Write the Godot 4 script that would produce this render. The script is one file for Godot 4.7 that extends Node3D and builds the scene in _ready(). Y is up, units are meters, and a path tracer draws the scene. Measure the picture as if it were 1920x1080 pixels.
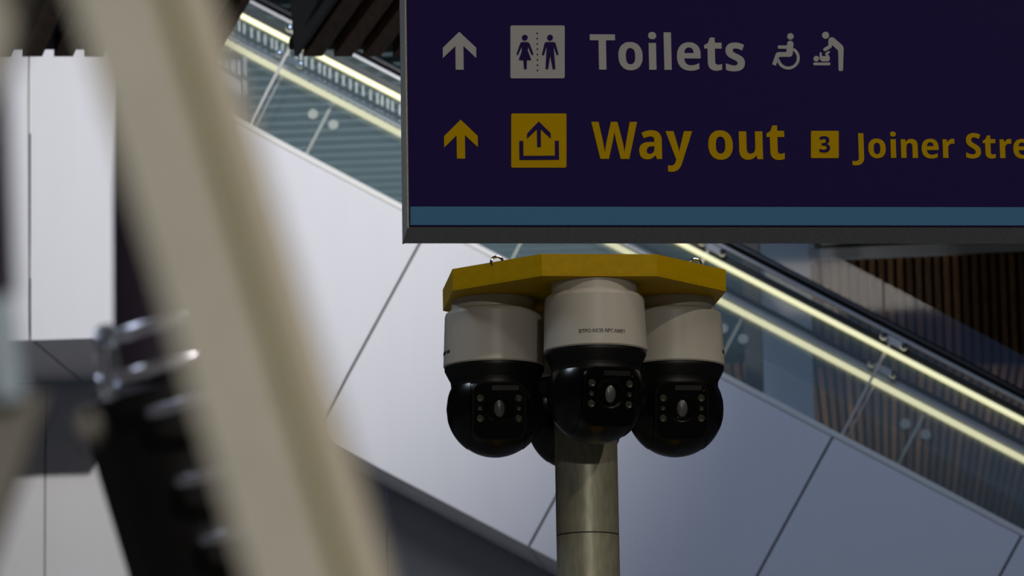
extends Node3D
# A station concourse seen through a long lens: wayfinding sign, mast with four dome cameras,
# escalator with glass balustrades behind, blurred folding stands close by.

const F := 7722.36            # focal length in pixels of the 1920 x 1080 frame
const EYE := Vector3(0, 1.6, 0)
var cam_basis: Basis
var M := {}
var bd: Vector3               # direction of depth of the far walls
var bc: Vector3               # a point on the escalator wall

# ------------------------------------------------------------------ pixels to places
func ray(px: float, py: float) -> Vector3:
	return cam_basis * Vector3((px - 960.0) / F, (540.0 - py) / F, -1.0)

func P(px: float, py: float, depth: float) -> Vector3:
	return EYE + ray(px, py) * depth

func W(px: float, py: float, off: float) -> Vector3:      # on a plane parallel to the escalator wall
	var r := ray(px, py)
	return EYE + r * ((bc + bd * off - EYE).dot(bd) / r.dot(bd))

func H(px: float, py: float, h: float) -> Vector3:        # on the horizontal plane at height h
	var r := ray(px, py)
	return EYE + r * ((h - EYE.y) / r.y)

# ------------------------------------------------------------------ mesh helpers
func tool() -> SurfaceTool:
	var st := SurfaceTool.new()
	st.begin(Mesh.PRIMITIVE_TRIANGLES)
	return st

func tri(st: SurfaceTool, a: Vector3, b: Vector3, c: Vector3, n: Vector3) -> void:
	if (c - a).cross(b - a).dot(n) < 0.0:
		var k := b
		b = c
		c = k
	for v in [a, b, c]:
		st.set_normal(n)
		st.add_vertex(v)

func quad(st: SurfaceTool, a: Vector3, b: Vector3, c: Vector3, d: Vector3, n: Vector3) -> void:
	tri(st, a, b, c, n)
	tri(st, a, c, d, n)

func slab(st: SurfaceTool, pts: Array, ext: Vector3) -> void:      # planar outline pushed along ext
	var e := ext.normalized()
	var ux := Vector3.ZERO
	for i in range(1, pts.size()):
		if pts[i].distance_to(pts[0]) > ux.length():
			ux = pts[i] - pts[0]
	ux = (ux - e * ux.dot(e)).normalized()
	var uy := e.cross(ux)
	var flat := PackedVector2Array()
	for p in pts:
		flat.append(Vector2((p - pts[0]).dot(ux), (p - pts[0]).dot(uy)))
	var ix := Geometry2D.triangulate_polygon(flat)
	for i in range(0, ix.size(), 3):
		tri(st, pts[ix[i]], pts[ix[i + 1]], pts[ix[i + 2]], -e)
		tri(st, pts[ix[i]] + ext, pts[ix[i + 1]] + ext, pts[ix[i + 2]] + ext, e)
	var area := 0.0
	for i in flat.size():
		area += flat[i].cross(flat[(i + 1) % flat.size()])
	for i in pts.size():
		var a: Vector3 = pts[i]
		var b: Vector3 = pts[(i + 1) % pts.size()]
		var n := (b - a).cross(e).normalized() * (1.0 if area > 0.0 else -1.0)
		quad(st, a, b, b + ext, a + ext, n)

func beam(st: SurfaceTool, a: Vector3, b: Vector3, up: Vector3, hu: float, hw: float) -> void:   # a bar with chamfered edges
	var d := (b - a).normalized()
	var w := d.cross(up).normalized()
	var u := w.cross(d).normalized()
	var c := minf(hu, hw) * 0.25
	var o := []
	for q in [[hw - c, hu], [hw, hu - c], [hw, c - hu], [hw - c, -hu], [c - hw, -hu], [-hw, c - hu], [-hw, hu - c], [c - hw, hu]]:
		o.append(a + w * q[0] + u * q[1])
	slab(st, o, b - a)

func cuboid(st: SurfaceTool, c: Vector3, s: Vector3) -> void:
	beam(st, c - Vector3(0, 0, s.z / 2), c + Vector3(0, 0, s.z / 2), Vector3.UP, s.y / 2, s.x / 2)

func lathe(st: SurfaceTool, prof: Array, seg := 40, xf := Transform3D()) -> void:     # [radius, height] round y
	for i in range(prof.size() - 1):
		var r0: float = prof[i][0]
		var r1: float = prof[i + 1][0]
		var y0: float = prof[i][1]
		var y1: float = prof[i + 1][1]
		var sl := Vector2(y0 - y1, r1 - r0).normalized()      # outward radius, height, profile running downwards
		for k in seg:
			var a := TAU * k / seg
			var b := TAU * (k + 1) / seg
			var na := xf.basis * Vector3(cos(a) * sl.x, sl.y, sin(a) * sl.x)
			var nb := xf.basis * Vector3(cos(b) * sl.x, sl.y, sin(b) * sl.x)
			var v := [xf * Vector3(cos(a) * r0, y0, sin(a) * r0), xf * Vector3(cos(b) * r0, y0, sin(b) * r0), xf * Vector3(cos(b) * r1, y1, sin(b) * r1), xf * Vector3(cos(a) * r1, y1, sin(a) * r1)]
			var nn := [na, nb, nb, na]
			for t in [[0, 1, 2], [0, 2, 3]]:
				var q := [t[0], t[1], t[2]]
				if (v[q[2]] - v[q[0]]).cross(v[q[1]] - v[q[0]]).dot(na) < 0.0:
					q = [t[0], t[2], t[1]]
				for j in q:
					st.set_normal(nn[j])
					st.add_vertex(v[j])

func rod(st: SurfaceTool, a: Vector3, b: Vector3, r: float, seg := 16) -> void:
	var d := (b - a).normalized()
	var x := d.cross(Vector3.RIGHT if absf(d.x) < 0.8 else Vector3.UP).normalized()
	var xf := Transform3D(Basis(x, d, x.cross(d)), a)
	var l := a.distance_to(b)
	lathe(st, [[0.0, l], [r, l], [r, 0.0], [0.0, 0.0]], seg, xf)

func ring(st: SurfaceTool, c: Vector3, axis: Vector3, r: float, tr: float) -> void:
	var d := axis.normalized()
	var x := d.cross(Vector3.RIGHT if absf(d.x) < 0.8 else Vector3.UP).normalized()
	var prof := []
	for i in 13:
		var a := PI / 2 - TAU * i / 12
		prof.append([r + cos(a) * tr, sin(a) * tr])
	lathe(st, prof, 40, Transform3D(Basis(x, d, x.cross(d)), c))

func ball(st: SurfaceTool, c: Vector3, r: float, seg := 16, sq := Vector3.ONE) -> void:
	var prof := []
	for i in 11:
		var a := PI / 2 - PI * i / 10
		prof.append([cos(a) * r, sin(a) * r])
	lathe(st, prof, seg, Transform3D(Basis().scaled(sq), c))

# ------------------------------------------------------------------ nodes
var used := {}
func numbered(called: String) -> String:
	used[called] = used.get(called, -1) + 1
	return called if used[called] == 0 else "%s_%03d" % [called, used[called]]

func tag(o: Node3D, label: String, category: String, group := "") -> Node3D:
	o.set_meta("label", label)
	o.set_meta("category", category)
	if group:
		o.set_meta("group", group)
	return o

func thing(called: String, at: Vector3, label: String, category: String, group := "") -> Node3D:
	var o := Node3D.new()
	o.name = numbered(called)
	add_child(o)
	o.position = at
	return tag(o, label, category, group)

func struct(called: String, at: Vector3, label: String, category: String) -> Node3D:
	var o := thing(called, at, label, category)
	o.set_meta("kind", "structure")
	return o

func obj(called: String, st: SurfaceTool, m: Material, parent: Node3D, world := true) -> MeshInstance3D:
	var o := MeshInstance3D.new()
	o.name = called
	o.mesh = st.commit()
	o.material_override = m
	parent.add_child(o, true)
	if world:
		o.global_transform = Transform3D()
	return o

func shell(called: String, c: Vector3, s: Vector3, m: Material, label: String, cat: String) -> MeshInstance3D:
	var st := tool()
	cuboid(st, Vector3.ZERO, s)
	var o := MeshInstance3D.new()
	o.name = numbered(called)
	o.mesh = st.commit()
	o.material_override = m
	add_child(o)
	o.position = c
	tag(o, label, cat)
	o.set_meta("kind", "structure")
	return o

# ------------------------------------------------------------------ materials
func noise(f: float, seed_: int, lo: Color, hi: Color, sz := 512) -> NoiseTexture2D:
	var n := FastNoiseLite.new()
	n.seed = seed_
	n.frequency = f
	n.fractal_octaves = 4
	var g := Gradient.new()
	g.set_color(0, lo)
	g.set_color(1, hi)
	var t := NoiseTexture2D.new()
	t.width = sz
	t.height = sz
	t.seamless = true
	t.noise = n
	t.color_ramp = g
	return t

func mat(c: Color, rough := 0.6, metal := 0.0, vary := 0.0, scale := Vector3.ONE, sd := 1) -> StandardMaterial3D:
	var m := StandardMaterial3D.new()
	m.albedo_color = c
	m.roughness = rough
	m.metallic = metal
	if vary > 0.0:
		m.albedo_texture = noise(0.012, sd, Color(1 - vary, 1 - vary, 1 - vary), Color.WHITE)
		m.uv1_triplanar = true
		m.uv1_world_triplanar = true
		m.uv1_scale = scale
	return m

func glow(c: Color, e: float) -> StandardMaterial3D:
	var m := mat(c, 0.5)
	m.emission_enabled = true
	m.emission = c
	m.emission_energy_multiplier = e
	return m

func glass(c: Color, a: float, rough := 0.03) -> StandardMaterial3D:
	var m := mat(Color(c.r, c.g, c.b, a), rough)
	m.transparency = BaseMaterial3D.TRANSPARENCY_ALPHA
	return m

# ------------------------------------------------------------------ build
func _ready() -> void:
	# camera
	var cam := Camera3D.new()
	cam.name = "camera"
	add_child(cam)
	cam.position = EYE
	cam_basis = Basis(Vector3.RIGHT, deg_to_rad(10.5)) * Basis(Vector3.BACK, deg_to_rad(-0.95))
	cam.basis = cam_basis
	cam.near = 0.1
	cam.far = 300.0
	var at := CameraAttributesPhysical.new()
	at.frustum_focal_length = 12.0 / tan(deg_to_rad(4.0))
	at.frustum_focus_distance = 9.2
	at.exposure_aperture = 15.0
	at.frustum_near = 0.1
	at.frustum_far = 300.0
	cam.attributes = at
	cam.fov = 8.0
	cam.current = true
	# air and exposure
	var env := Environment.new()
	env.background_mode = Environment.BG_COLOR
	env.background_color = Color(0.02, 0.022, 0.028)
	env.tonemap_mode = Environment.TONE_MAPPER_LINEAR
	env.tonemap_exposure = 1.0
	env.sdfgi_enabled = true
	env.ssao_enabled = true
	env.ssil_enabled = true
	var we := WorldEnvironment.new()
	we.name = "surroundings"
	we.environment = env
	add_child(we)

	var ya := deg_to_rad(5.0)
	bd = Vector3(sin(ya), 0, -cos(ya))
	bc = P(960, 540, 35.0)

	materials()
	lamps()
	hall()
	far_hall()
	escalator()
	bulkhead()
	canopies()
	sign_board()
	mast()
	stands()

func materials() -> void:
	M.clad = mat(Color(0.86, 0.86, 0.88), 0.5, 0.0, 0.012, Vector3(0.5, 0.08, 0.5), 3)
	M.slit_light_paint = mat(Color(0.97, 0.965, 0.94), 0.4)  # near-white stands for light coming through the bulkhead joint
	M.joint = mat(Color(0.05, 0.055, 0.08), 0.8)
	M.trim = mat(Color(0.74, 0.74, 0.75), 0.45, 0.1)
	M.deck_trim = mat(Color(0.84, 0.84, 0.83), 0.5, 0.1)
	M.glass = glass(Color(0.62, 0.72, 0.76), 0.10)  # tint and alpha also carry a haze of reflected hall light
	M.glass_far = glass(Color(0.62, 0.74, 0.74), 0.06)
	M.glass_screen = glass(Color(0.50, 0.62, 0.78), 0.09)
	M.glass_screen.metallic_specular = 0.3
	M.led = glow(Color(1.0, 0.98, 0.78), 0.75)
	M.silver = mat(Color(0.66, 0.67, 0.69), 0.4, 0.3)
	M.rubber = mat(Color(0.03, 0.035, 0.045), 0.35)
	M.chrome = mat(Color(0.92, 0.93, 0.95), 0.12, 1.0)
	M.collar = mat(Color(0.95, 0.95, 1.0), 0.24, 0.9)
	M.reflection_trim = mat(Color(0.72, 0.74, 0.70), 0.5, 0.2)  # slat wall trim, and the modelled reflection in the far glass
	M.edge_glass = mat(Color(0.72, 0.72, 0.72), 0.3, 0.2)
	M.floor = mat(Color(0.44, 0.43, 0.42), 0.35, 0.0, 0.2, Vector3(1.5, 1.5, 1.5), 6)
	M.hall = mat(Color(0.35, 0.35, 0.35), 0.8, 0.0, 0.1, Vector3(0.2, 0.2, 0.2), 7)
	M.hall_warm = mat(Color(0.50, 0.46, 0.40), 0.8, 0.0, 0.1, Vector3(0.2, 0.2, 0.2), 7)
	M.teal = mat(Color(0.20, 0.27, 0.29), 0.6)
	M.teal_batten = mat(Color(0.54, 0.63, 0.64), 0.5)
	M.navy_post = mat(Color(0.08, 0.10, 0.16), 0.4)
	M.blue_panel = mat(Color(0.62, 0.72, 0.84), 0.5)
	M.pale_panel = mat(Color(0.86, 0.88, 0.95), 0.5)
	M.rod = mat(Color(0.90, 0.92, 0.92), 0.3, 0.4)  # pale tone of the rods that model reflected lines
	M.black = mat(Color(0.015, 0.015, 0.018), 0.7)
	M.timber = []
	for i in 4:
		var k: float = [1.0, 0.85, 1.12, 0.93][i]
		M.timber.append(mat(Color(0.60 * k, 0.43 * k, 0.26 * k), 0.6, 0.0, 0.35, Vector3(6, 0.5, 6), 20 + i))
	M.plank = []
	for i in 3:
		var k: float = [1.0, 0.88, 1.1][i]
		M.plank.append(mat(Color(0.58 * k, 0.42 * k, 0.25 * k), 0.65, 0.0, 0.3, Vector3(3, 3, 0.6), 30 + i))
	M.fascia = mat(Color(0.30, 0.29, 0.28), 0.6, 0.0, 0.2, Vector3(2, 2, 2), 40)
	M.navy = mat(Color(0.15, 0.09, 0.36), 0.5)
	M.navy.metallic_specular = 0.2
	M.white_print = mat(Color(0.76, 0.76, 0.78), 0.5)
	M.white_print.metallic_specular = 0.1
	M.yellow_print = mat(Color(0.82, 0.67, 0.0), 0.5)
	M.yellow_print.metallic_specular = 0.1
	M.stripe = mat(Color(0.32, 0.55, 0.74), 0.5)
	M.stripe.metallic_specular = 0.2
	M.sign_metal = mat(Color(0.80, 0.79, 0.77), 0.5, 0.1, 0.15, Vector3(8, 8, 8), 41)
	M.yellow = mat(Color(0.84, 0.68, 0.02), 0.5, 0.0, 0.08, Vector3(6, 6, 6), 42)
	M.yellow.metallic_specular = 0.25
	M.white_case = mat(Color(0.83, 0.81, 0.77), 0.38)
	M.black_case = mat(Color(0.035, 0.035, 0.04), 0.22)
	M.black_rough = mat(Color(0.04, 0.04, 0.045), 0.45)
	M.window = mat(Color(0.012, 0.012, 0.014), 0.06)
	M.lens_ring = mat(Color(0.05, 0.05, 0.055), 0.3, 0.4)
	M.lens = mat(Color(0.42, 0.42, 0.43), 0.35, 0.4)  # mid grey includes the pale reflection on the lens
	M.led_eye = mat(Color(0.40, 0.39, 0.34), 0.25, 0.6)
	M.wiper = mat(Color(0.10, 0.10, 0.11), 0.4)
	M.ink = mat(Color(0.06, 0.06, 0.07), 0.6)
	M.pole = mat(Color(0.78, 0.77, 0.68), 0.42, 0.35, 0.18, Vector3(14, 3, 14), 43)
	M.cream = mat(Color(0.82, 0.80, 0.75), 0.55, 0.0, 0.06, Vector3(10, 10, 10), 44)
	M.olive = mat(Color(0.68, 0.68, 0.36), 0.5)
	M.tan = mat(Color(0.86, 0.82, 0.74), 0.5)
	M.grey_leg = mat(Color(0.52, 0.50, 0.47), 0.5)
	M.pale_blue = mat(Color(0.70, 0.76, 0.82), 0.4)
	M.post = mat(Color(0.055, 0.048, 0.05), 0.4)
	M.sleeve = mat(Color(0.20, 0.17, 0.225), 0.5)
	M.clear = mat(Color(0.95, 0.97, 1.0, 0.05), 0.05)
	M.clear.transparency = BaseMaterial3D.TRANSPARENCY_ALPHA
	M.clear.refraction_enabled = true
	M.clear.refraction_scale = 0.05
	M.lamp_shell = mat(Color(0.2, 0.2, 0.21), 0.4, 0.5)

# ------------------------------------------------------------------ lamps of the hall, some added as fill
func spot_lamp(pos: Vector3, aim: Vector3, e: float, angle: float, col: Color, size: float, label: String) -> void:
	var t := thing("hall_spotlight", pos, label, "spotlight", "spotlights hung from the hall roof")
	var d := (aim - pos).normalized()
	var x := d.cross(Vector3.UP).normalized()
	var xf := Transform3D(Basis(x, d, x.cross(d)), pos)
	var st := tool()
	lathe(st, [[0.0, -0.01], [size, -0.01], [size * 1.05, 0.0], [size * 1.05, -0.25], [size * 0.7, -0.5], [0.0, -0.5]], 24, xf)
	obj("housing", st, M.lamp_shell, t)
	st = tool()
	lathe(st, [[0.0, 0.0], [size * 0.95, 0.0], [size * 0.95, -0.008], [0.0, -0.008]], 24, xf)
	obj("lens", st, glow(col, 2.0), t)
	st = tool()
	rod(st, pos - d * 0.45, Vector3(pos.x, 17.9, pos.z) - Vector3(d.x, 0, d.z) * 0.45, 0.03)
	obj("drop_rod", st, M.lamp_shell, t)
	var l := SpotLight3D.new()
	l.name = "beam"
	t.add_child(l)
	l.global_position = pos + d * 0.03
	l.look_at(aim, Vector3.UP)
	l.light_energy = e
	l.light_color = col
	l.spot_angle = angle
	l.spot_angle_attenuation = 1.0
	l.spot_range = 90.0
	l.spot_attenuation = 2.0
	l.light_size = size
	l.shadow_enabled = true

func fill_panel(pos: Vector3, sz: float, e: float, col: Color, label: String) -> void:  # unseen panels added as fill light
	var t := thing("added_fill_light", pos, label, "fill light", "added fill panels under the hall roof")
	var st := tool()
	cuboid(st, pos + Vector3(0, 0.12, 0), Vector3(sz + 0.2, 0.2, sz + 0.2))
	obj("frame", st, M.lamp_shell, t)
	st = tool()
	cuboid(st, pos + Vector3(0, 0.01, 0), Vector3(sz, 0.02, sz))
	obj("diffuser", st, glow(col, 0.8), t)
	var l := AreaLight3D.new()
	l.name = "glow"
	t.add_child(l)
	l.position = Vector3(0, -0.02, 0)
	l.rotation_degrees.x = -90
	l.area_size = Vector2(sz, sz)
	l.area_normalize_energy = true
	l.light_energy = e
	l.light_color = col
	l.area_range = 90.0
	l.shadow_enabled = true

func lamps() -> void:
	spot_lamp(Vector3(-1.0, 11.5, -23.0), Vector3(-3.2, 9.2, -34.4), 108.0, 28.0, Color(1.0, 0.985, 0.96), 0.16, "spotlight aimed at the white escalator cladding from above the slatted ceilings")
	spot_lamp(Vector3(5.2, 7.7, -2.5), Vector3(0.2, 3.1, -8.6), 9.5, 45.0, Color(1.0, 0.95, 0.87), 0.14, "spotlight aimed at the camera mast and the wayfinding sign")
	fill_panel(Vector3(2, 17.6, -24.0), 5.0, 85.0, Color(0.74, 0.83, 1.0), "added cool fill panel above the escalator")
	spot_lamp(Vector3(1.6, 5.2, 4.5), Vector3(0.0, 1.7, -1.0), 22.0, 38.0, Color(1.0, 0.985, 0.95), 0.2, "added spotlight brightening the folding stands from the near end of the hall")  # unseen lamp added to light the blurred stands
	fill_panel(Vector3(0, 17.6, 10.0), 6.0, 45.0, Color(1.0, 0.95, 0.88), "added warm fill panel at the near end of the hall")
	fill_panel(Vector3(4, 17.6, -4.0), 5.0, 24.0, Color(1.0, 0.96, 0.90), "added warm fill panel above the camera mast")
	fill_panel(Vector3(-13, 17.6, -9.0), 5.0, 80.0, Color(0.88, 0.93, 1.0), "added white fill panel beside the plain grey side wall")
	fill_panel(Vector3(2, 17.6, -52.0), 5.0, 230.0, Color(0.88, 0.94, 1.0), "added cool fill panel above the far concourse")
	fill_uplight(Vector3(6.5, 0, -46.0), Vector3(5.0, 9.0, -52.0), 32.0, "floor uplight added to brighten the timber slats behind the escalator")
	fill_uplight(Vector3(-3.0, 0, -42.0), Vector3(-2.0, 11.0, -47.0), 45.0, "floor uplight added to brighten the teal batten ceiling")

func fill_uplight(pos: Vector3, aim: Vector3, e: float, label: String) -> void:  # unseen lamps added to brighten the slats and the teal ceiling
	var t := thing("added_floor_light", pos, label, "fill_uplight", "added fill lights on the far floor")
	var st := tool()
	lathe(st, [[0.0, 0.14], [0.16, 0.14], [0.18, 0.16], [0.2, 0.15], [0.24, 0.0], [0.0, 0.0]], 24, Transform3D(Basis(), pos))
	obj("housing", st, M.lamp_shell, t)
	st = tool()
	lathe(st, [[0.0, 0.152], [0.15, 0.152], [0.15, 0.142], [0.0, 0.142]], 24, Transform3D(Basis(), pos))
	obj("lens", st, glow(Color(0.92, 0.96, 1.0), 2.0), t)
	var l := SpotLight3D.new()
	l.name = "beam"
	t.add_child(l)
	l.global_position = pos + Vector3(0, 0.2, 0)
	l.look_at(aim, Vector3.BACK)
	l.light_energy = e
	l.light_color = Color(0.92, 0.96, 1.0)
	l.spot_angle = 55.0
	l.spot_angle_attenuation = 1.0
	l.spot_range = 90.0
	l.spot_attenuation = 2.0
	l.light_size = 0.15
	l.shadow_enabled = true

func hall() -> void:
	shell("floor", Vector3(0, -0.15, -26), Vector3(60, 0.3, 104), M.floor, "grey terrazzo floor of the concourse", "floor")
	shell("ceiling", Vector3(0, 18.15, -26), Vector3(60, 0.3, 104), M.hall, "high grey roof over the concourse", "ceiling")
	shell("wall_left", Vector3(-30.15, 9, -26), Vector3(0.3, 18, 104), M.hall, "plain grey side wall beside the escalator top", "wall")
	shell("wall_right", Vector3(30.15, 9, -26), Vector3(0.3, 18, 104), M.hall, "plain grey side wall beside the escalator foot", "wall")
	shell("wall_front", Vector3(0, 9, 26.15), Vector3(60, 18, 0.3), M.hall_warm, "plain warm wall at the near end of the concourse", "wall")
	shell("wall_back", Vector3(0, 9, -78.15), Vector3(60, 18, 0.3), M.hall, "plain grey wall closing the far concourse", "wall")

# ------------------------------------------------------------------ what shows through the glass
func far_hall() -> void:
	var tx := Vector3(-bd.z, 0, bd.x)     # along the far walls, to the right
	# dark teal ceiling with battens
	var h := 11.6
	var c := struct("ceiling", bc + bd * 4.0 + Vector3(0, h - bc.y, 0), "dark teal batten ceiling behind the glass balustrades", "ceiling")
	var st := tool()
	var o := bc + bd * 3.0
	o.y = h + 0.06
	slab(st, [o - tx * 14, o + tx * 14, o + tx * 14 + bd * 30, o - tx * 14 + bd * 30], Vector3(0, 0.1, 0))
	obj("backing", st, M.teal, c)
	for i in 56:
		var q := bc + bd * (3.1 + i * 0.42)
		q.y = h
		st = tool()
		beam(st, q - tx * 13, q + tx * 13, Vector3.UP, 0.06, 0.05)
		obj("batten", st, M.teal_batten, c)
	# slatted bulkhead: upright slats, white beam, slatted underside
	var off := 10.0
	var b := struct("wall_slatted", W(1720, 680, off), "upright brown timber slats on black under a white beam", "wall")
	var x0 := 1329.0
	var bot := W(1850, 681, off).y
	st = tool()
	var l := W(1524, 600, off + 0.12)
	var r := W(2080, 600, off + 0.12)
	var topl := W(1524, 462, off + 0.12)
	slab(st, [Vector3(l.x, bot, l.z), Vector3(r.x, bot, r.z), Vector3(r.x, topl.y + 0.4, r.z), Vector3(l.x, topl.y, l.z)], bd * 0.2)
	obj("backing", st, M.black, b)
	st = tool()
	slab(st, [W(1520, 467, off - 0.1), W(2080, 441, off - 0.1), W(2080, 464, off - 0.1), W(1520, 488, off - 0.1)], bd * 0.3)
	obj("white_beam", st, M.trim, b)
	st = tool()
	slab(st, [W(1520, 456, off), W(2080, 428, off), W(2080, 434, off), W(1520, 462, off)], bd * 0.3)
	obj("upper_trim", st, M.reflection_trim, b)
	var i := 0
	var x := 1530.0
	while x < 2070.0:
		st = tool()
		var t := W(x, 478.0 - (x - 1520) * 0.046, off)
		beam(st, Vector3(t.x, bot, t.z), t, bd, 0.05, 0.032)
		obj("slat", st, M.timber[(i * 7 + i / 3) % 4], b)
		x += 17.4
		i += 1
	var u := struct("ceiling_slatted", W(1600, 690, off), "brown timber slats on black lining the underside behind the escalator", "ceiling")
	st = tool()
	var s0 := W(x0, 690, off)
	var s1 := W(2070, 690, off)
	slab(st, [Vector3(s0.x, bot + 0.09, s0.z), Vector3(s1.x, bot + 0.09, s1.z), Vector3(s1.x, bot + 0.09, s1.z) + bd * 16, Vector3(s0.x, bot + 0.09, s0.z) + bd * 16], Vector3(0, 0.1, 0))
	obj("backing", st, M.black, u)
	x = x0
	i = 0
	while x < 2070.0:
		st = tool()
		var t2 := W(x, 690, off)
		t2.y = bot + 0.04
		beam(st, t2, t2 + bd * 16, Vector3.UP, 0.05, 0.032)
		obj("slat", st, M.timber[(i * 5 + i / 2) % 4], u)
		x += 17.4
		i += 1
	# dark post, blue-grey and pale panels
	upright("dark_post", 1392, 1424, 3.2, 11.5, M.navy_post, "dark navy post standing behind the escalator glass", "post", 0.3)
	upright("blue_panel", 1426, 1518, 9.0, 10.3, M.blue_panel, "blue-grey wall panel between the dark post and the timber slats", "panel", 0.2)
	upright("blue_panel", 505, 548, 5.0, 9.6, M.blue_panel, "narrow blue-grey panel behind the upper glass pane joint", "panel", 0.2)
	upright("blue_panel", 686, 752, 5.0, 9.5, M.blue_panel, "blue-grey panel behind the glass beside the wayfinding sign", "panel", 0.2)
	upright("pale_panel", 405, 452, 3.0, 10.8, M.pale_panel, "pale blue-white panel behind the top glass pane", "panel", 0.2)
	upright("steel_post", 455, 464, 2.9, 10.8, M.silver, "slim bright steel post on the edge of the pale panel", "post", 0.05)
	# thin upright rods modelling reflections of a fluted panel
	var g := thing("reflected_rods", W(600, 300, 2.2), "thin upright rods modelling reflected fluting behind the handrails", "screen")
	st = tool()
	beam(st, W(380, 60, 2.2), W(780, 268, 2.2), Vector3.UP, 0.02, 0.02)
	obj("bottom_rail", st, M.rod, g)
	var rng := RandomNumberGenerator.new()
	rng.seed = 5
	x = 424.0
	while x < 770.0:
		st = tool()
		var yt := 30.0 + 0.52 * (x - 430.0)
		var p0 := W(x, yt + 58.0, 2.2)
		var p1 := W(x, yt, 2.2)
		rod(st, Vector3(p0.x, p0.y, p0.z), Vector3(p0.x, p1.y, p0.z), 0.011, 8)
		obj("rod", st, M.rod, g)
		x += rng.randf_range(8.0, 14.0)

func upright(called: String, px0: float, px1: float, off: float, top: float, m: Material, label: String, cat: String, deep: float) -> void:
	var a := W(px0, 500, off)
	var b := W(px1, 500, off)
	var t := thing(called, Vector3((a.x + b.x) / 2, 0, (a.z + b.z) / 2), label, cat)
	var st := tool()
	slab(st, [Vector3(a.x, 0, a.z), Vector3(b.x, 0, b.z), Vector3(b.x, top - 0.03, b.z), Vector3(a.x, top - 0.03, a.z)], bd * deep)
	obj("face", st, m, t)
	st = tool()
	slab(st, [Vector3(a.x, top - 0.03, a.z), Vector3(b.x, top - 0.03, b.z), Vector3(b.x, top, b.z), Vector3(a.x, top, a.z)], bd * deep)
	obj("cap", st, M.silver, t)

# ------------------------------------------------------------------ escalator
const UPX := 0.461
const UPY := -0.887
func near_y(x: float) -> float:
	return 18.0 + 0.518 * (x - 430.0)
func far_y(x: float) -> float:
	return 70.0 + 0.5228 * (x - 405.0)
func top_y(x: float) -> float:
	return 243.0 + 0.5249 * (x - 467.0)
func bot_y(x: float) -> float:
	return 840.0 + 0.525 * (x - 640.0)
func near_at(x: float, k: float, off := 0.0) -> Vector3:
	return W(x + UPX * k, near_y(x) + UPY * k, off)
func far_at(x: float, k: float, off := 1.1) -> Vector3:
	return W(x + UPX * k, far_y(x) + UPY * k, off)

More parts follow.
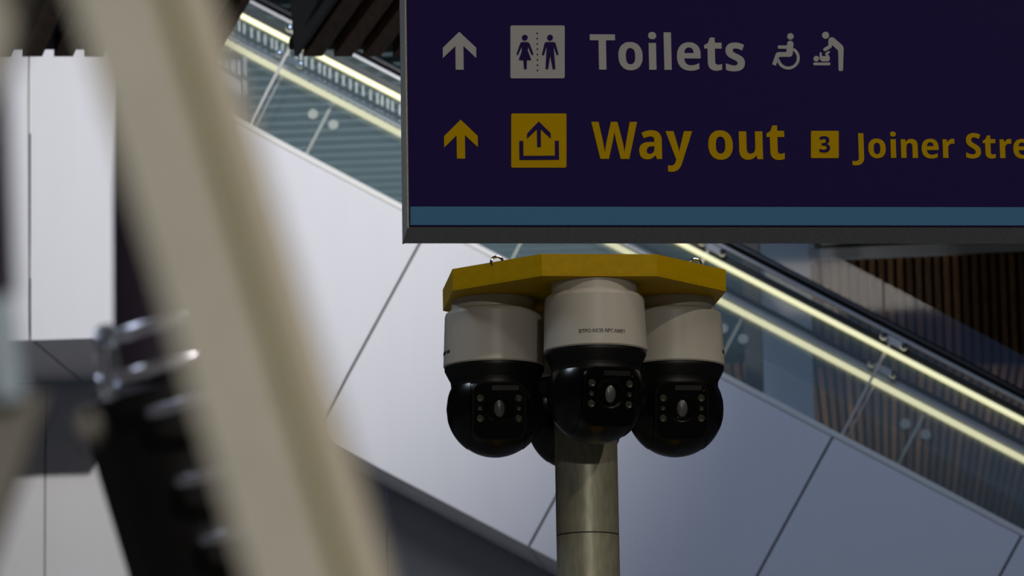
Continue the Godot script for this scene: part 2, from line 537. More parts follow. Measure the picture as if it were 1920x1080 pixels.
func escalator() -> void:
	var base := W(3300, bot_y(3300), 0.5)
	var e := thing("escalator", Vector3(base.x, 0, base.z), "white-clad escalator with glass balustrades and yellow lit handrails", "escalator")
	var st: SurfaceTool
	# cladding panels between joints; each joint runs square to the slope
	var jt := [-150.0, 120.0, 440.0, 806.0, 1206.0, 1562.0, 1916.0, 2300.0, 2700.0, 3300.0]
	var jb := []
	for x in jt:
		var y := top_y(x)
		# where the joint line meets the lower edge
		var xb: float = x - 0.545 * ((840.0 + 0.525 * (x - 640.0) - y) / (1.0 + 0.545 * 0.525))
		jb.append(xb)
	for i in jt.size() - 1:
		st = tool()
		var g := 2.0
		slab(st, [W(jt[i] + g, top_y(jt[i] + g), 0), W(jt[i + 1] - g, top_y(jt[i + 1] - g), 0), W(jb[i + 1] - g, bot_y(jb[i + 1] - g), 0), W(jb[i] + g, bot_y(jb[i] + g), 0)], bd * 0.04)
		obj("cladding_panel", st, M.clad, e)
		# soffit panel
		st = tool()
		var a := W(jb[i] + g, bot_y(jb[i] + g), 0.0)
		var b := W(jb[i + 1] - g, bot_y(jb[i + 1] - g), 0.0)
		var n := (b - a).cross(bd).normalized()
		if n.y < 0:
			n = -n
		slab(st, [a + bd * 0.045, b + bd * 0.045, b + bd * 1.9, a + bd * 1.9], n * 0.04)
		obj("soffit_panel", st, M.clad, e)
	# dark carcass in the joints
	st = tool()
	slab(st, [W(-150, top_y(-150) + 6, 0.06), W(3300, top_y(3300) + 6, 0.06), W(jb[9], bot_y(jb[9]) - 14, 0.06), W(jb[0], bot_y(jb[0]) - 14, 0.06)], bd * 1.5)
	obj("carcass", st, M.joint, e)
	# trim along the top of the cladding
	st = tool()
	beam(st, W(-150, top_y(-150) - 4, 0.02), W(3300, top_y(3300) - 4, 0.02), Vector3.UP, 0.026, 0.03)
	obj("deck_trim", st, M.deck_trim, e)
	# balustrades
	var nj := [-220.0, 163.0, 549.0, 935.0, 1322.0, 1662.0, 2010.0, 2400.0]
	var fj := [-240.0, 148.0, 532.0, 916.0, 1300.0, 1642.0, 1985.0, 2380.0]
	for i in nj.size() - 1:
		st = tool()
		slab(st, [near_at(nj[i] + 3, 38), near_at(nj[i + 1] - 3, 38), near_at(nj[i + 1] - 3, -184), near_at(nj[i] + 3, -184)], bd * 0.012)
		obj("glass_pane", st, M.glass, e)
		st = tool()
		slab(st, [far_at(fj[i] + 3, 30), far_at(fj[i + 1] - 3, 30), far_at(fj[i + 1] - 3, -184), far_at(fj[i] + 3, -184)], bd * 0.012)
		obj("glass_pane", st, M.glass_far, e)
	for i in nj.size():
		st = tool()
		beam(st, near_at(nj[i], 36, 0.006), near_at(nj[i], -184, 0.006), bd, 0.008, 0.012)
		obj("pane_joint", st, M.edge_glass, e)
		st = tool()
		beam(st, far_at(fj[i], 28, 1.106), far_at(fj[i], -160, 1.106), bd, 0.008, 0.008)
		obj("pane_joint", st, M.edge_glass, e)
		pane_clamp(e, near_at(nj[i] - 14, 20, -0.02), near_at(nj[i] + 24, 20, -0.02))
		pane_clamp(e, far_at(fj[i] - 20, 27, 1.08), far_at(fj[i] + 20, 27, 1.08))
		# bar and discs modelling a clamp reflection in the far glass
		var bx: float = fj[i] + 96.0
		st = tool()
		beam(st, far_at(bx, -6, 1.08), far_at(bx, -118, 1.08), bd, 0.01, 0.014)
		obj("reflected_bar", st, M.reflection_trim, e)
		for k in [-20.0, 18.0]:
			st = tool()
			var p := far_at(bx + k, -44, 1.07)
			rod(st, p, p - bd * 0.03, 0.045, 16)
			obj("reflected_disc", st, M.reflection_trim, e)
	# handrails with the light under them
	st = tool()
	beam(st, near_at(-220, 0, -0.01), near_at(2400, 0, -0.01), Vector3.UP, 0.021, 0.02)
	obj("light_strip", st, M.led, e)
	st = tool()
	beam(st, near_at(-220, 12, 0.03), near_at(2400, 12, 0.03), Vector3.UP, 0.028, 0.03)
	obj("rail_profile", st, M.rubber, e)
	st = tool()
	beam(st, near_at(-220, 31, 0.0), near_at(2400, 31, 0.0), Vector3.UP, 0.014, 0.03)
	obj("rail_trim", st, M.silver, e)
	st = tool()
	rod(st, near_at(-220, 43, 0.006), near_at(2400, 43, 0.006), 0.04, 16)
	obj("handrail", st, M.rubber, e)
	st = tool()
	beam(st, far_at(-240, 0, 1.09), far_at(2380, 0, 1.09), Vector3.UP, 0.026, 0.02)
	obj("light_strip", st, M.led, e)
	st = tool()
	beam(st, far_at(-240, 14, 1.12), far_at(2380, 14, 1.12), Vector3.UP, 0.026, 0.03)
	obj("rail_trim", st, M.silver, e)
	st = tool()
	rod(st, far_at(-240, 26, 1.106), far_at(2380, 26, 1.106), 0.02, 16)
	obj("handrail", st, M.rubber, e)
	for s in [[near_at(430, -6, -0.01), near_at(1920, -6, -0.01)], [far_at(430, -7, 1.09), far_at(1920, -7, 1.09)]]:
		var l := AreaLight3D.new()
		l.name = "strip_glow"
		e.add_child(l)
		var d: Vector3 = (s[1] - s[0]).normalized()
		var down: Vector3 = Vector3(0, -1, 0) - d * d.dot(Vector3(0, -1, 0))
		down = down.normalized()
		l.global_transform = Transform3D(Basis(d, (-down).cross(d).normalized(), -down), (s[0] + s[1]) / 2)
		l.area_size = Vector2(s[0].distance_to(s[1]), 0.03)
		l.area_normalize_energy = true
		l.light_energy = 0.12
		l.light_color = Color(1.0, 0.94, 0.6)
		l.area_range = 60.0
		l.shadow_enabled = true
	# glass screen of the next flight behind
	var g := thing("glass_screen", W(1700, 700, 4.2), "sloping glass screen in front of the brown timber slats", "glass screen")
	st = tool()
	slab(st, [W(1330, 355, 4.2), W(1655, 527, 4.2), W(1655, 790, 4.2), W(1330, 620, 4.2)], bd * 0.012)
	obj("glass_pane", st, M.glass_screen, g)
	st = tool()
	slab(st, [W(1658, 528.6, 4.2), W(2000, 710, 4.2), W(2000, 1000, 4.2), W(1658, 790, 4.2)], bd * 0.012)
	obj("glass_pane", st, M.glass_screen, g)
	# wall behind the underside
	var wb := struct("wall_under_escalator", W(900, 1060, 1.95), "dark grey panelled wall under the escalator", "wall")
	for q in [[-400.0, -120.0], [-120.0, 84.0], [84.0, 404.0], [404.0, 724.0], [724.0, 1044.0], [1044.0, 1364.0], [1364.0, 1684.0]]:
		st = tool()
		var a := W(q[0] + 1.5, 1000, 1.95)
		var b := W(q[1] - 1.5, 1000, 1.95)
		var ha := soffit_height(a)
		var hb := soffit_height(b)
		if q[1] < 500:
			ha = 7.6
			hb = 7.6
		slab(st, [Vector3(a.x, 0, a.z), Vector3(b.x, 0, b.z), Vector3(b.x, maxf(hb, 0.5), b.z), Vector3(a.x, maxf(ha, 0.6), a.z)], bd * 0.05)
		obj("wall_panel", st, M.clad, wb)
	st = tool()
	var ba := W(-400, 1000, 2.02)
	var bb := W(1684, 1000, 2.02)
	slab(st, [Vector3(ba.x, 0, ba.z), Vector3(bb.x, 0, bb.z), Vector3(bb.x, 2.0, bb.z), Vector3(W(724, 900, 2.02).x, 6.2, W(724, 900, 2.02).z), Vector3(W(404, 900, 2.02).x, 7.0, W(404, 900, 2.02).z), Vector3(ba.x, 7.5, ba.z)], bd * 0.1)
	obj("wall_core", st, M.joint, wb)

func soffit_height(p: Vector3) -> float:
	var a := W(640, bot_y(640), 0)
	var b := W(1040, bot_y(1040), 0)
	var tx := Vector3(-bd.z, 0, bd.x)
	return lerpf(a.y, b.y, (p - a).dot(tx) / (b - a).dot(tx)) + 0.02

func pane_clamp(e: Node3D, a: Vector3, b: Vector3) -> void:
	var st := tool()
	beam(st, a, b, Vector3.UP, 0.03, 0.006)
	obj("clamp_plate", st, M.trim, e)
	for p in [a, b]:
		st = tool()
		rod(st, p + bd * 0.02, p - bd * 0.03, 0.036, 20)
		ball(st, p - bd * 0.03, 0.036, 20)
		obj("clamp_knob", st, M.chrome, e)

# ------------------------------------------------------------------ white bulkhead on the far left
func bulkhead() -> void:
	var off := -0.4
	var b := struct("wall_bulkhead", W(120, 638, off), "bright white panelled bulkhead with light painted as a pale strip in its vertical joint", "wall")
	var hb := W(55, 638.0, off).y
	var st: SurfaceTool
	var ht := hb + 5.0
	for q in [[-320.0, 52.5], [58.0, 222.0]]:
		var a := W(q[0], 638, off)
		var c := W(q[1], 638, off)
		st = tool()
		slab(st, [Vector3(a.x, hb, a.z), Vector3(c.x, hb, c.z), Vector3(c.x - 0.03, ht, c.z), Vector3(a.x - 0.03, ht, a.z)], bd * 0.05)
		obj("front_panel", st, M.clad, b)
		st = tool()
		slab(st, [Vector3(a.x, hb + 0.02, a.z) + bd * 0.06, Vector3(c.x, hb + 0.02, c.z) + bd * 0.06, Vector3(c.x, hb + 0.02, c.z) + bd * 2.3, Vector3(a.x, hb + 0.02, a.z) + bd * 2.3], Vector3(0, 0.04, 0))
		obj("soffit_panel", st, M.clad, b)
	var r := W(222, 638, off)
	st = tool()
	slab(st, [Vector3(r.x, hb, r.z) + bd * 0.06, Vector3(r.x, hb, r.z) + bd * 2.3, Vector3(r.x, ht, r.z) + bd * 2.3, Vector3(r.x, ht, r.z) + bd * 0.06], Vector3(-0.04, 0, 0))
	obj("side_panel", st, M.clad, b)
	# core, and a pale strip painted for light shining through the joint
	st = tool()
	var l := W(-320, 638, off)
	slab(st, [Vector3(l.x, hb + 0.06, l.z) + bd * 0.07, Vector3(r.x - 0.05, hb + 0.06, r.z) + bd * 0.07, Vector3(r.x - 0.05, ht, r.z) + bd * 0.07, Vector3(l.x, ht, l.z) + bd * 0.07], bd * 2.2)
	obj("core", st, M.joint, b)
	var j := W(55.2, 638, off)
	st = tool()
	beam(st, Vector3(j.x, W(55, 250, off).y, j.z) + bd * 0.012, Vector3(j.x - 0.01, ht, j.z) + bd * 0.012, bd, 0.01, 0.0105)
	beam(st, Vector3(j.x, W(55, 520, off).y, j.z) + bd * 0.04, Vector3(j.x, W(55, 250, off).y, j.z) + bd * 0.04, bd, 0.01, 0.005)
	obj("painted_slit_light", st, M.slit_light_paint, b)

# ------------------------------------------------------------------ slatted ceilings overhead
func canopies() -> void:
	var h := 6.5
	var toward := Vector3(0.216, 0, 0.976)
	var sets := [[[30.0, 90.0, 148.0, 206.0, 263.0, 320.0, 377.0], -1, "dark brown plank ceiling ending above the white bulkhead"], [[558.0, 615.0, 670.0, 725.0, 782.0, 839.0, 896.0, 953.0, 1010.0, 1067.0, 1124.0], 1, "dark brown plank ceiling with a grey fascia beside the wayfinding sign"]]
	for s in sets:
		var gaps: Array = s[0]
		var c := struct("ceiling_planked", H(gaps[2], 106, h), s[2], "ceiling")
		var edges := []
		if s[1] < 0:
			for k in 8:
				edges.append([30.0 - 59.0 * (k + 1) + 11, 30.0 - 59.0 * k - 11])
		for i in gaps.size():
			var x1: float = (gaps[i + 1] - 11.0) if i + 1 < gaps.size() else gaps[i] + (28.0 if s[1] < 0 else 46.0)
			edges.append([gaps[i] + 11.0, x1])
		var st: SurfaceTool
		var n := 0
		for q in edges:
			var a := H(q[0], 106, h)
			var b := H(q[1], 106, h)
			st = tool()
			slab(st, [a, b, b + toward * 9.0, a + toward * 9.0], Vector3(0, 0.07, 0))
			obj("plank", st, M.plank[(n * 5 + n / 2) % 3], c)
			n += 1
		var fl := H(edges[0][0] - 14 if s[1] < 0 else 551.0, 106, h) + Vector3(0, 0.072, 0) - toward * 0.15
		var fr := H(edges[-1][1], 106, h) + Vector3(0, 0.072, 0) - toward * 0.15
		st = tool()
		slab(st, [fl, fr, fr + toward * 8.8, fl + toward * 8.8], Vector3(0, 0.05, 0))
		obj("backing", st, M.black, c)
		if s[1] > 0:
			var f0 := H(552, 106, h) + Vector3(0, 0.0, 0)
			st = tool()
			slab(st, [f0, f0 + toward * 9.0, f0 + toward * 9.0 + Vector3(0, 0.8, 0), f0 + Vector3(-0.05, 0.8, 0)], Vector3(0.02, 0, 0))
			obj("fascia", st, M.fascia, c)

# ------------------------------------------------------------------ wayfinding sign
var so: Vector3
var su: Vector3
var sn: Vector3
func S(px: float, py: float, lift := 0.0) -> Vector3:
	var r := ray(px, py)
	var p := EYE + r * ((so - EYE).dot(sn) / r.dot(sn))
	return p + sn * lift

func print_poly(called: String, pts: Array, m: Material, parent: Node3D, lift := 0.0, st: SurfaceTool = null) -> void:
	var own := st == null
	if own:
		st = tool()
	var q := []
	for p in pts:
		q.append(S(p[0], p[1], lift))
	slab(st, q, sn * 0.0012)
	if own:
		obj(called, st, m, parent)

func zoomed(pts: Array, ox: float, oy: float, k: float) -> Array:
	var r := []
	for p in pts:
		r.append([ox + p[0] / k, oy + p[1] / k])
	return r

func disc(cx: float, cy: float, r: float, n := 24) -> Array:
	var o := []
	for i in n:
		o.append([cx + cos(TAU * i / n) * r, cy + sin(TAU * i / n) * r])
	return o

func stroke(path: Array, w: float) -> Array:      # round-ended outline of a polyline
	var p := PackedVector2Array()
	for q in path:
		p.append(Vector2(q[0], q[1]))
	var o := []
	for v in Geometry2D.offset_polyline(p, w, Geometry2D.JOIN_ROUND, Geometry2D.END_ROUND)[0]:
		o.append([v.x, v.y])
	return o

func rounded(x0: float, y0: float, x1: float, y1: float, r: float) -> Array:
	var o := []
	for c in [[x1 - r, y1 - r, 0.0], [x0 + r, y1 - r, 0.25], [x0 + r, y0 + r, 0.5], [x1 - r, y0 + r, 0.75]]:
		for i in 6:
			var a: float = TAU * (c[2] + 0.25 * i / 5.0)
			o.append([c[0] + cos(a) * r, c[1] + sin(a) * r])
	return o

func text_mesh(s: String, weight: int) -> TextMesh:
	var f := SystemFont.new()
	f.font_names = PackedStringArray(["Droid Sans"])
	f.font_weight = weight
	var t := TextMesh.new()
	t.text = s
	t.font = f
	t.font_size = 64
	t.pixel_size = 0.002
	t.depth = 0.02
	t.curve_step = 0.4
	return t

func word(called: String, s: String, x0: float, x1: float, y_top: float, y_base: float, m: Material, parent: Node3D, ref: String, lift := 0.0, weight := 700) -> void:
	# ref: a string of the same font whose height runs from y_top to y_base
	var t := text_mesh(s, weight)
	var bb := t.get_aabb()
	var rb := text_mesh(ref, weight).get_aabb()
	var o := MeshInstance3D.new()
	o.name = called
	o.mesh = t
	o.material_override = m
	parent.add_child(o, true)
	var a := S(x0, y_base)
	var b := S(x1, y_base)
	var h := S(x0, y_top).y - a.y
	var kx := (b - a).dot(su) / bb.size.x
	var ky := h / rb.size.y
	# base line of the reference string, in the frame of this string's mesh (both are centred on their lines)
	var yb := rb.position.y
	var org := a + sn * (lift + 0.0006) - su * (bb.position.x * kx) - Vector3(0, yb * ky, 0)
	o.global_transform = Transform3D(Basis(su * kx, Vector3(0, ky, 0), sn * 0.06), org)

func sign_board() -> void:
	var ys := deg_to_rad(5.0)
	su = Vector3(cos(ys), 0, -sin(ys))
	sn = Vector3(sin(ys), 0, cos(ys))
	so = P(768, 424, 9.9)
	var wide := 2.35
	var tall := 0.86
	var deep := 0.205
	var t := thing("wayfinding_sign", so + su * wide / 2, "navy hanging sign for Toilets and Way out with blue stripe", "sign")
	var up := Vector3.UP
	var st := tool()
	slab(st, [so, so + su * wide, so + su * wide + up * tall, so + up * tall], -sn * 0.01)
	obj("face", st, M.navy, t)
	st = tool()
	var o := so - sn * 0.0105 - su * 0.003 - up * 0.002
	slab(st, [o, o + su * (wide + 0.006), o + su * (wide + 0.006) + up * (tall + 0.004), o + up * (tall + 0.004)], -sn * (deep - 0.0105))
	obj("case", st, M.sign_metal, t)
	for side in [[-0.0055, 0.0], [wide + 0.0025, 0.0]]:
		st = tool()
		o = so + su * side[0] - up * 0.004 + sn * 0.001
		slab(st, [o, o - sn * (deep + 0.001), o - sn * (deep + 0.001) + up * (tall + 0.008), o + up * (tall + 0.008)], su * 0.003)
		obj("end_cap", st, M.sign_metal, t)
	st = tool()
	slab(st, [S(769.5, 387.5), S(769.5, 387.5) + su * (wide - 0.004), S(769.5, 422) + su * (wide - 0.004), S(769.5, 422)], sn * 0.0012)
	obj("stripe", st, M.stripe, t)
	for k in [0.35, 1.95]:
		st = tool()
		rod(st, so + su * k - sn * 0.1 + up * tall, Vector3((so + su * k - sn * 0.1).x, 18.0, (so + su * k - sn * 0.1).z), 0.02)
		obj("hanger", st, M.lamp_shell, t)
	# arrows
	var arrow := [[262, 190], [466, 382], [466, 505], [312, 360], [316, 646], [220, 646], [216, 362], [66, 505], [66, 382]]
	print_poly("arrow", zoomed(arrow, 820, 30, 6.4), M.white_print, t)
	arrow = [[279, 157], [484, 352], [486, 486], [330, 343], [334, 624], [235, 624], [230, 345], [82, 492], [80, 356]]
	print_poly("arrow", zoomed(arrow, 820, 200, 6.4), M.yellow_print, t)
	# toilets pictogram
	var plate := MeshInstance3D.new()
	st = tool()
	print_poly("", rounded(957, 48, 1058.8, 147, 3.0), null, t, 0.0, st)
	plate.mesh = st.commit()
	plate.material_override = M.white_print
	plate.name = "toilet_pictogram"
	t.add_child(plate, true)
	plate.global_transform = Transform3D()
	st = tool()
	print_poly("", zoomed(disc(1049, 262, 35), 820, 30, 6.4), null, t, 0.0012, st)
	print_poly("", zoomed([[1010, 315], [1085, 315], [1105, 330], [1152, 455], [1150, 468], [1132, 468], [1090, 372], [1085, 420], [1128, 531], [1074, 533], [1071, 640], [1040, 640], [1032, 533], [976, 529], [1014, 420], [1010, 374], [970, 468], [952, 468], [950, 455], [994, 330]], 820, 30, 6.4), null, t, 0.0012, st)
	obj("woman_figure", st, M.navy, plate)
	st = tool()
	print_poly("", zoomed(disc(1352, 262, 35), 820, 30, 6.4), null, t, 0.0012, st)
	print_poly("", zoomed([[1300, 315], [1400, 315], [1418, 328], [1452, 458], [1450, 470], [1434, 472], [1395, 368], [1416, 640], [1385, 640], [1354, 480], [1330, 640], [1298, 638], [1312, 368], [1280, 470], [1260, 474], [1255, 460], [1286, 328]], 820, 30, 6.4), null, t, 0.0012, st)
	obj("man_figure", st, M.navy, plate)
	st = tool()
	for i in 8:
		print_poly("", zoomed(disc(1197 + i * 0.9, 208 + i * 63.7, 9, 12), 820, 30, 6.4), null, t, 0.0012, st)
	obj("dotted_line", st, M.navy, plate)
	# way out pictogram
	var exit := MeshInstance3D.new()
	st = tool()
	print_poly("", rounded(958.5, 213, 1062, 314.5, 3.0), null, t, 0.0, st)
	exit.mesh = st.commit()
	exit.material_override = M.yellow_print
	exit.name = "way_out_pictogram"
	t.add_child(exit, true)
	exit.global_transform = Transform3D()
	print_poly("tray_mark", zoomed([[982, 413], [1031, 413], [1033, 592], [1410, 590], [1410, 411], [1457, 411], [1461, 638], [986, 641]], 820, 200, 6.4), M.navy, exit, 0.0012)
	print_poly("arrow_mark", zoomed([[1216, 179], [1360, 320], [1361, 384], [1241, 272], [1243, 486], [1198, 487], [1194, 274], [1076, 386], [1076, 325]], 820, 200, 6.4), M.navy, exit, 0.0012)
	# words
	word("toilets_lettering", "Toilets", 1107, 1397, 64.5, 130.5, M.white_print, t, "T")
	word("way_out_lettering", "Way out", 1110, 1471.5, 228.5, 298, M.yellow_print, t, "W")
	word("street_lettering", "Joiner Street", 1598, 1998, 250, 296, M.yellow_print, t, "T")
	var three := MeshInstance3D.new()
	st = tool()
	print_poly("", rounded(1520.5, 245.5, 1572.5, 296.5, 2.0), null, t, 0.0, st)
	three.mesh = st.commit()
	three.material_override = M.yellow_print
	three.name = "exit_number_plate"
	t.add_child(three, true)
	three.global_transform = Transform3D()
	word("exit_number", "3", 1536.5, 1556.5, 255.5, 286, M.navy, three, "3", 0.0012)
	# wheelchair and baby changing symbols, traced at 7.385 pixels to one
	var kz := 7.385
	st = tool()
	print_poly("", zoomed(disc(605, 284, 45), 1400, 30, kz), null, t, 0.0, st)
	print_poly("", zoomed([[560, 380], [570, 355], [600, 342], [632, 352], [648, 380], [636, 530], [622, 558], [596, 567], [452, 567], [402, 690], [352, 670], [404, 520], [428, 502], [548, 500], [551, 455], [440, 455], [430, 440], [434, 412], [450, 408], [556, 410]], 1400, 30, kz), null, t, 0.0, st)
	var arc := []
	for i in 19:
		var a := deg_to_rad(lerpf(-54.0, 166.0, i / 18.0))
		arc.append([575 + cos(a) * 140, 583 + sin(a) * 140])
	print_poly("", zoomed(stroke(arc, 20), 1400, 30, kz), null, t, 0.0, st)
	obj("wheelchair_symbol", st, M.white_print, t)
	st = tool()
	print_poly("", zoomed(disc(1092, 268, 49), 1400, 30, kz), null, t, 0.0, st)
	print_poly("", zoomed([[1132, 330], [1150, 302], [1180, 294], [1208, 305], [1328, 410], [1342, 450], [1333, 755], [1322, 762], [1282, 762], [1272, 752], [1266, 490], [1255, 470], [1180, 402], [1174, 438], [1090, 490], [1068, 486], [1058, 462], [1068, 446], [1130, 408]], 1400, 30, kz), null, t, 0.0, st)
	print_poly("", zoomed(disc(963, 592, 39), 1400, 30, kz), null, t, 0.0, st)
	print_poly("", zoomed([[1008, 515], [1024, 498], [1038, 512], [1040, 556], [1100, 556], [1086, 528], [1092, 512], [1130, 486], [1150, 490], [1152, 508], [1122, 530], [1150, 568], [1150, 608], [1126, 630], [1046, 630], [1016, 610], [1008, 570]], 1400, 30, kz), null, t, 0.0, st)
	print_poly("", zoomed(rounded(922, 645, 1158, 684, 16), 1400, 30, kz), null, t, 0.0, st)
	obj("baby_changing_symbol", st, M.white_print, t)

# ------------------------------------------------------------------ mast and cameras
func octagon(ap: float, y: float) -> Array:
	var o := []
	for i in 8:
		var a := TAU * (i + 0.5) / 8.0
		o.append(Vector3(cos(a), 0, sin(a)) * (ap / cos(PI / 8)) + Vector3(0, y, 0))
	return o

func head_band(st: SurfaceTool, x0: float, x1: float, r: float, cut: float, caps: bool) -> void:
	# slice of a ball between two x planes, flattened where it passes z = cut
	var nx := 12
	var na := 48
	var pts := []
	for i in nx + 1:
		var x := lerpf(x0, x1, i / float(nx))
		var rr := sqrt(maxf(r * r - x * x, 0.0))
		var row := []
		for k in na:
			var a := TAU * k / na
			var p := Vector3(x, sin(a) * rr, cos(a) * rr)
			p.z = minf(p.z, cut)
			row.append(p)
		pts.append(row)
	for i in nx:
		for k in na:
			var a: Vector3 = pts[i][k]
			var b: Vector3 = pts[i][(k + 1) % na]
			var c: Vector3 = pts[i + 1][(k + 1) % na]
			var d: Vector3 = pts[i + 1][k]
			var flat: bool = minf(minf(a.z, b.z), minf(c.z, d.z)) > cut - 0.0005
			for t in [[a, b, c], [a, c, d]]:
				var q: Array = t
				if (q[2] - q[0]).cross(q[1] - q[0]).length() < 1e-12:
					continue
				if (q[2] - q[0]).cross(q[1] - q[0]).dot(q[0] + q[1] + q[2]) < 0.0:
					q = [t[0], t[2], t[1]]
				for v in q:
					st.set_normal(Vector3(0, 0, 1) if flat else v.normalized())
					st.add_vertex(v)
	if caps:
		for e in [[0, -1.0], [nx, 1.0]]:
			var row: Array = pts[e[0]]
			var c := Vector3(row[0].x, 0, 0)
			for k in na:
				if row[k].distance_to(c) > 1e-5:
					tri(st, c, row[k], row[(k + 1) % na], Vector3(e[1], 0, 0))

func panel_outline(w: float, h: float, r: float, z: float, dy := 0.0) -> Array:
	var o := []
	for q in rounded(-w / 2, -h / 2, w / 2, h / 2, r):
		o.append(Vector3(q[0], q[1] + dy, z))
	return o

func dome_camera(at: Vector3, base_yaw: float, pan: float, tilt: float, code: String, label: String) -> void:
	var t := thing("dome_camera", at, label, "security camera", "dome cameras under the yellow plate")
	t.rotation_degrees.y = base_yaw
	var st := tool()
	lathe(st, [[0.0, 0.0], [0.088, 0.0], [0.0885, -0.022], [0.094, -0.0235], [0.1005, -0.028], [0.1025, -0.034], [0.1065, -0.132], [0.1068, -0.139], [0.1045, -0.142], [0.0, -0.142]], 72)
	obj("housing", st, M.white_case, t, false)
	st = tool()
	lathe(st, [[0.0, -0.14], [0.1045, -0.1425], [0.1045, -0.148], [0.102, -0.154], [0.0925, -0.172], [0.0915, -0.178], [0.0915, -0.205], [0.08, -0.22], [0.0, -0.22]], 72)
	obj("skirt", st, M.black_rough, t, false)
	if code:
		# lettering wrapped round the housing
		st = tool()
		var total := 0.0
		var ws := []
		for ch in code:
			var bb := text_mesh(ch, 400).get_aabb()
			ws.append(bb)
			total += bb.size.x * 0.083 + 0.001
		var s := -total / 2
		var cap := text_mesh("B", 400).get_aabb()
		for i in code.length():
			var tm := text_mesh(code[i], 400)
			var k := 0.083
			var w: float = ws[i].size.x * k
			var a := (s + w / 2) / 0.1062
			var nrm := Vector3(sin(a), 0, cos(a))
			var tang := Vector3(cos(a), 0, -sin(a))
			var c: Vector3 = nrm * 0.1058 + Vector3(0, -0.1135, 0)
			var ox: float = ws[i].position.x + ws[i].size.x / 2
			var xf := Transform3D(Basis(tang * k, Vector3(0, k, 0), nrm * 0.05), c - tang * ox * k - Vector3(0, (cap.position.y + cap.size.y / 2) * k, 0))
			var am := ArrayMesh.new()
			am.add_surface_from_arrays(Mesh.PRIMITIVE_TRIANGLES, tm.surface_get_arrays(0))
			if tm.get_surface_count() > 1:
				for q in range(1, tm.get_surface_count()):
					st.append_from(arr(tm, q), 0, xf)
			st.append_from(am, 0, xf)
			s += w + 0.001
		obj("code_lettering", st, M.ink, t, false)
	# head: pods and turret, turned towards what it watches
	var r := 0.102
	var hx := Transform3D(Basis(Vector3.UP, deg_to_rad(pan - base_yaw)) * Basis(Vector3.RIGHT, deg_to_rad(tilt)), Vector3(0, -0.230, 0))
	st = tool()
	head_band(st, -0.0565, 0.0565, r * 0.99, r * 0.83, true)
	var head := obj("camera_head", st, M.black_case, t, false)
	head.transform = hx
	for sgn in [-1.0, 1.0]:
		st = tool()
		if sgn < 0:
			head_band(st, -r, -0.058, r, 1.0, true)
		else:
			head_band(st, 0.058, r, r, 1.0, true)
		obj("side_pod", st, M.black_case, t, false).transform = hx
	st = tool()
	slab(st, panel_outline(0.113, 0.122, 0.026, r * 0.80, -0.001), Vector3(0, 0, 0.009))
	obj("window_frame", st, M.black_case, head, false)
	st = tool()
	slab(st, panel_outline(0.106, 0.115, 0.023, r * 0.80, -0.001), Vector3(0, 0, 0.0105))
	obj("front_window", st, M.window, head, false)
	var z := r * 0.80 + 0.0105
	var zx := Transform3D(Basis(Vector3.RIGHT, Vector3(0, 0, 1), Vector3(0, -1, 0)), Vector3(0, 0.004, z))
	st = tool()
	lathe(st, [[0.0245, 0.0], [0.0285, 0.003], [0.0305, 0.001], [0.0305, -0.001]], 40, zx)
	lathe(st, [[0.019, -0.001], [0.0205, 0.0022], [0.022, 0.0], [0.022, -0.001]], 40, zx)
	obj("lens_ring", st, M.lens_ring, head, false)
	st = tool()
	var pr := []
	for i in 9:
		var a := i / 8.0
		pr.append([a * 0.0175, 0.004 - 0.0035 * a * a])
	lathe(st, pr, 32, zx)
	obj("lens", st, M.lens, head, false).scale = Vector3(0.62, 1, 1)  # narrow grey oval modelled on a reflection in the lens
	for q in [[-0.040, 0.021, 0.0078], [-0.040, -0.021, 0.0078], [-0.0405, 0.0, 0.005], [0.040, 0.021, 0.0078], [0.040, -0.021, 0.0078], [0.0405, 0.0, 0.005]]:
		st = tool()
		var ex := Transform3D(zx.basis, Vector3(q[0], q[1] + 0.004, z))
		var rr: float = q[2]
		lathe(st, [[0.0, 0.001], [rr * 0.35, 0.0012], [rr * 0.7, 0.003], [rr * 0.85, 0.003], [rr, 0.0], [rr, -0.001]], 20, ex)
		obj("infrared_lamp", st, M.led_eye, head, false)
	st = tool()
	cuboid(st, Vector3(0.012, 0.047, z + 0.002), Vector3(0.056, 0.010, 0.006))
	obj("wiper", st, M.wiper, head, false)
	st = tool()
	ball(st, Vector3(0.0455, 0.041, z), 0.0018, 10)
	obj("indicator", st, M.led_eye, head, false)

func arr(tm: TextMesh, q: int) -> ArrayMesh:
	var am := ArrayMesh.new()
	am.add_surface_from_arrays(Mesh.PRIMITIVE_TRIANGLES, tm.surface_get_arrays(q))
	return am

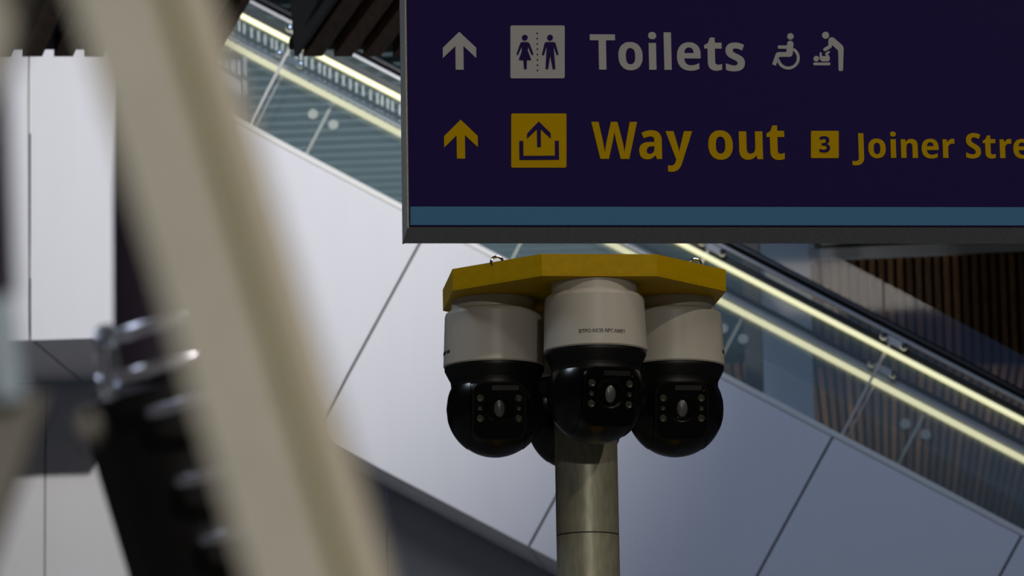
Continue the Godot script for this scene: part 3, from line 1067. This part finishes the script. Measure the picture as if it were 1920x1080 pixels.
func mast() -> void:
	var c := P(1100, 900, 8.6)
	c.y = 0.0
	var yaw := 6.0
	var t := thing("camera_mast", c, "round metal mast on a yellow base with a yellow octagonal top plate", "mast")
	t.rotation_degrees.y = yaw
	var st := tool()
	slab(st, octagon(0.42, 0.0), Vector3(0, 0.62, 0))
	obj("base_block", st, M.yellow, t, false)
	st = tool()
	lathe(st, [[0.0, 2.652], [0.0655, 2.652], [0.0655, 0.62], [0.0, 0.62]], 64)
	obj("lower_tube", st, M.pole, t, false)
	st = tool()
	lathe(st, [[0.0, 3.15], [0.0655, 3.15], [0.0655, 2.6545], [0.0, 2.6545]], 64)
	obj("upper_tube", st, M.pole, t, false)
	st = tool()
	lathe(st, [[0.0, 2.6545], [0.0648, 2.6545], [0.0648, 2.652], [0.0, 2.652]], 64)
	obj("tube_seam", st, M.joint, t, false)
	# top plate: folded rim round a tray open at the top
	st = tool()
	var ap := 0.286
	slab(st, octagon(ap, 3.15), Vector3(0, 0.004, 0))
	var o := octagon(ap, 3.1542)
	var inn := octagon(ap - 0.004, 3.1542)
	for i in 8:
		slab(st, [o[i], o[(i + 1) % 8], inn[(i + 1) % 8], inn[i]], Vector3(0, 0.0415, 0))
	obj("top_plate", st, M.yellow, t, false)
	for q in [[-0.2, 0.19], [0.215, 0.17]]:
		st = tool()
		ring(st, Vector3(q[0], 3.197, q[1]), Vector3(0, 0.3, 1), 0.012, 0.003)
		rod(st, Vector3(q[0], 3.154, q[1]), Vector3(q[0], 3.188, q[1]), 0.005, 10)
		obj("eye_bolt", st, M.chrome, t, false)
	var y := deg_to_rad(yaw)
	var fx := Vector3(sin(y), 0, cos(y)) * 0.19
	var rx := Vector3(cos(y), 0, -sin(y)) * 0.19
	var up := Vector3(0, 3.1495, 0)
	dome_camera(c + fx + up, yaw + 1.5, 17.0, 10.0, "BTPO-MOB-NPCAM01", "white and black dome camera with its printed code in full view")
	dome_camera(c - rx + up, yaw - 90, 6.0, 10.0, "BTPO-MOB-NPCAM", "white and black dome camera set against the white escalator cladding alone")
	dome_camera(c + rx + up, yaw + 90, 7.0, 10.0, "BTPO-MOB-NPCAM", "white and black dome camera with the lit glass balustrade beside it")
	dome_camera(c - fx + up, yaw + 180, 190.0, 10.0, "", "dome camera mostly hidden behind the metal mast")

# ------------------------------------------------------------------ blurred stands close to the lens
func to_floor(x_at, depth: float) -> float:
	var lo := 1080.0
	var hi := 60000.0
	for i in 50:
		var m := (lo + hi) / 2
		if P(x_at.call(m), m, depth).y > 0.0:
			lo = m
		else:
			hi = m
	return lo

func strip(st: SurfaceTool, xl, xr, y0: float, y1: float, depth: float, thick: float) -> void:
	var f := ray(960, 540)
	slab(st, [P(xl.call(y0), y0, depth), P(xr.call(y0), y0, depth), P(xr.call(y1), y1, depth), P(xl.call(y1), y1, depth)], f * thick)

func stands() -> void:
	var d := 0.95
	var ln := func(x0: float, s: float): return func(y: float): return x0 + s * y
	var y1 := to_floor(ln.call(265.0, 0.298), d + 0.01)
	var foot := P(265.0 + 0.298 * y1, y1, d)
	foot.y = 0.0
	var t := thing("folding_stand", foot, "blurred cream folding stand whose leg slants across with an olive stripe", "stand")
	var st := tool()
	strip(st, ln.call(135.0, 0.303), ln.call(299.0, 0.303), -700.0, y1, d, 0.022)
	obj("cream_leg", st, M.cream, t)
	st = tool()
	strip(st, ln.call(300.0, 0.303), ln.call(334.0, 0.303), -700.0, y1, d + 0.004, 0.014)
	obj("olive_stripe", st, M.olive, t)
	st = tool()
	strip(st, ln.call(335.0, 0.303), ln.call(394.0, 0.303), -700.0, y1, d - 0.002, 0.026)
	obj("edge_flange", st, M.tan, t)
	st = tool()
	var y2 := to_floor(ln.call(-60.0, -0.38), d + 0.06)
	strip(st, ln.call(-170.0, -0.38), ln.call(50.0, -0.38), -500.0, y2, d + 0.03, 0.02)
	obj("cream_leg", st, M.cream, t)
	# separate blurred pieces a little farther off, grouped with this stand
	var e := 1.3
	st = tool()
	var y4 := to_floor(ln.call(290.0, -0.33), e)
	strip(st, ln.call(240.0, -0.33), ln.call(328.0, -0.33), 742.0, y4, e, 0.02)
	obj("grey_leg", st, M.grey_leg, t)
	st = tool()
	rod(st, P(-8, 556, e), P(16, 748, e), 34.0 / F * e, 20)
	obj("pale_sleeve", st, M.pale_blue, t)
	st = tool()
	strip(st, ln.call(-120.0, 0.04), ln.call(-4.0, 0.04), 60.0, 556.0, e + 0.02, 0.02)
	obj("side_plate", st, M.sleeve, t)
	st = tool()
	ball(st, P(166, 806, e), 20.0 / F * e, 20, Vector3(1, 1.7, 1))
	obj("knob", st, M.grey_leg, t)
	# the dark stand a little farther on
	d = 3.0
	var k := d / F
	var y3 := to_floor(ln.call(105.0, 0.30), d)
	foot = P(105.0 + 0.3 * y3, y3, d)
	foot.y = 0.0
	t = thing("ringed_stand", foot, "blurred black ringed post with shiny collars behind the cream stand", "stand")
	st = tool()
	rod(st, P(312, 720, d + 0.08), P(308, -500, d + 0.08), 102.0 * k, 32)
	obj("upper_post", st, M.sleeve, t)
	var axis := func(y: float): return 108.0 + 0.30 * y
	st = tool()
	rod(st, P(axis.call(715.0), 715.0, d), P(axis.call(1600.0), 1600.0, d), 182.0 * k, 40)
	rod(st, P(axis.call(1600.0), 1600.0, d), P(axis.call(y3), y3, d), 140.0 * k, 32)
	obj("slanting_leg", st, M.post, t)
	var dir := P(axis.call(1100.0), 1100.0, d) - P(axis.call(700.0), 700.0, d)
	for q in [[330.0, 598.0, 128.0], [336.0, 676.0, 130.0], [392.0, 742.0, 112.0], [446.0, 872.0, 112.0], [490.0, 980.0, 112.0]]:
		st = tool()
		ring(st, P(q[0], q[1], d - 0.075), dir, q[2] * k, 13.0 * k)
		obj("collar", st, M.collar, t)
	st = tool()
	rod(st, P(199, 630, d - 0.1), P(204, 735, d - 0.1), 22.0 * k, 24)
	ball(st, P(199, 630, d - 0.1), 22.0 * k, 24)
	ball(st, P(204, 735, d - 0.1), 18.0 * k, 24)
	obj("clear_clip", st, M.clear, t)
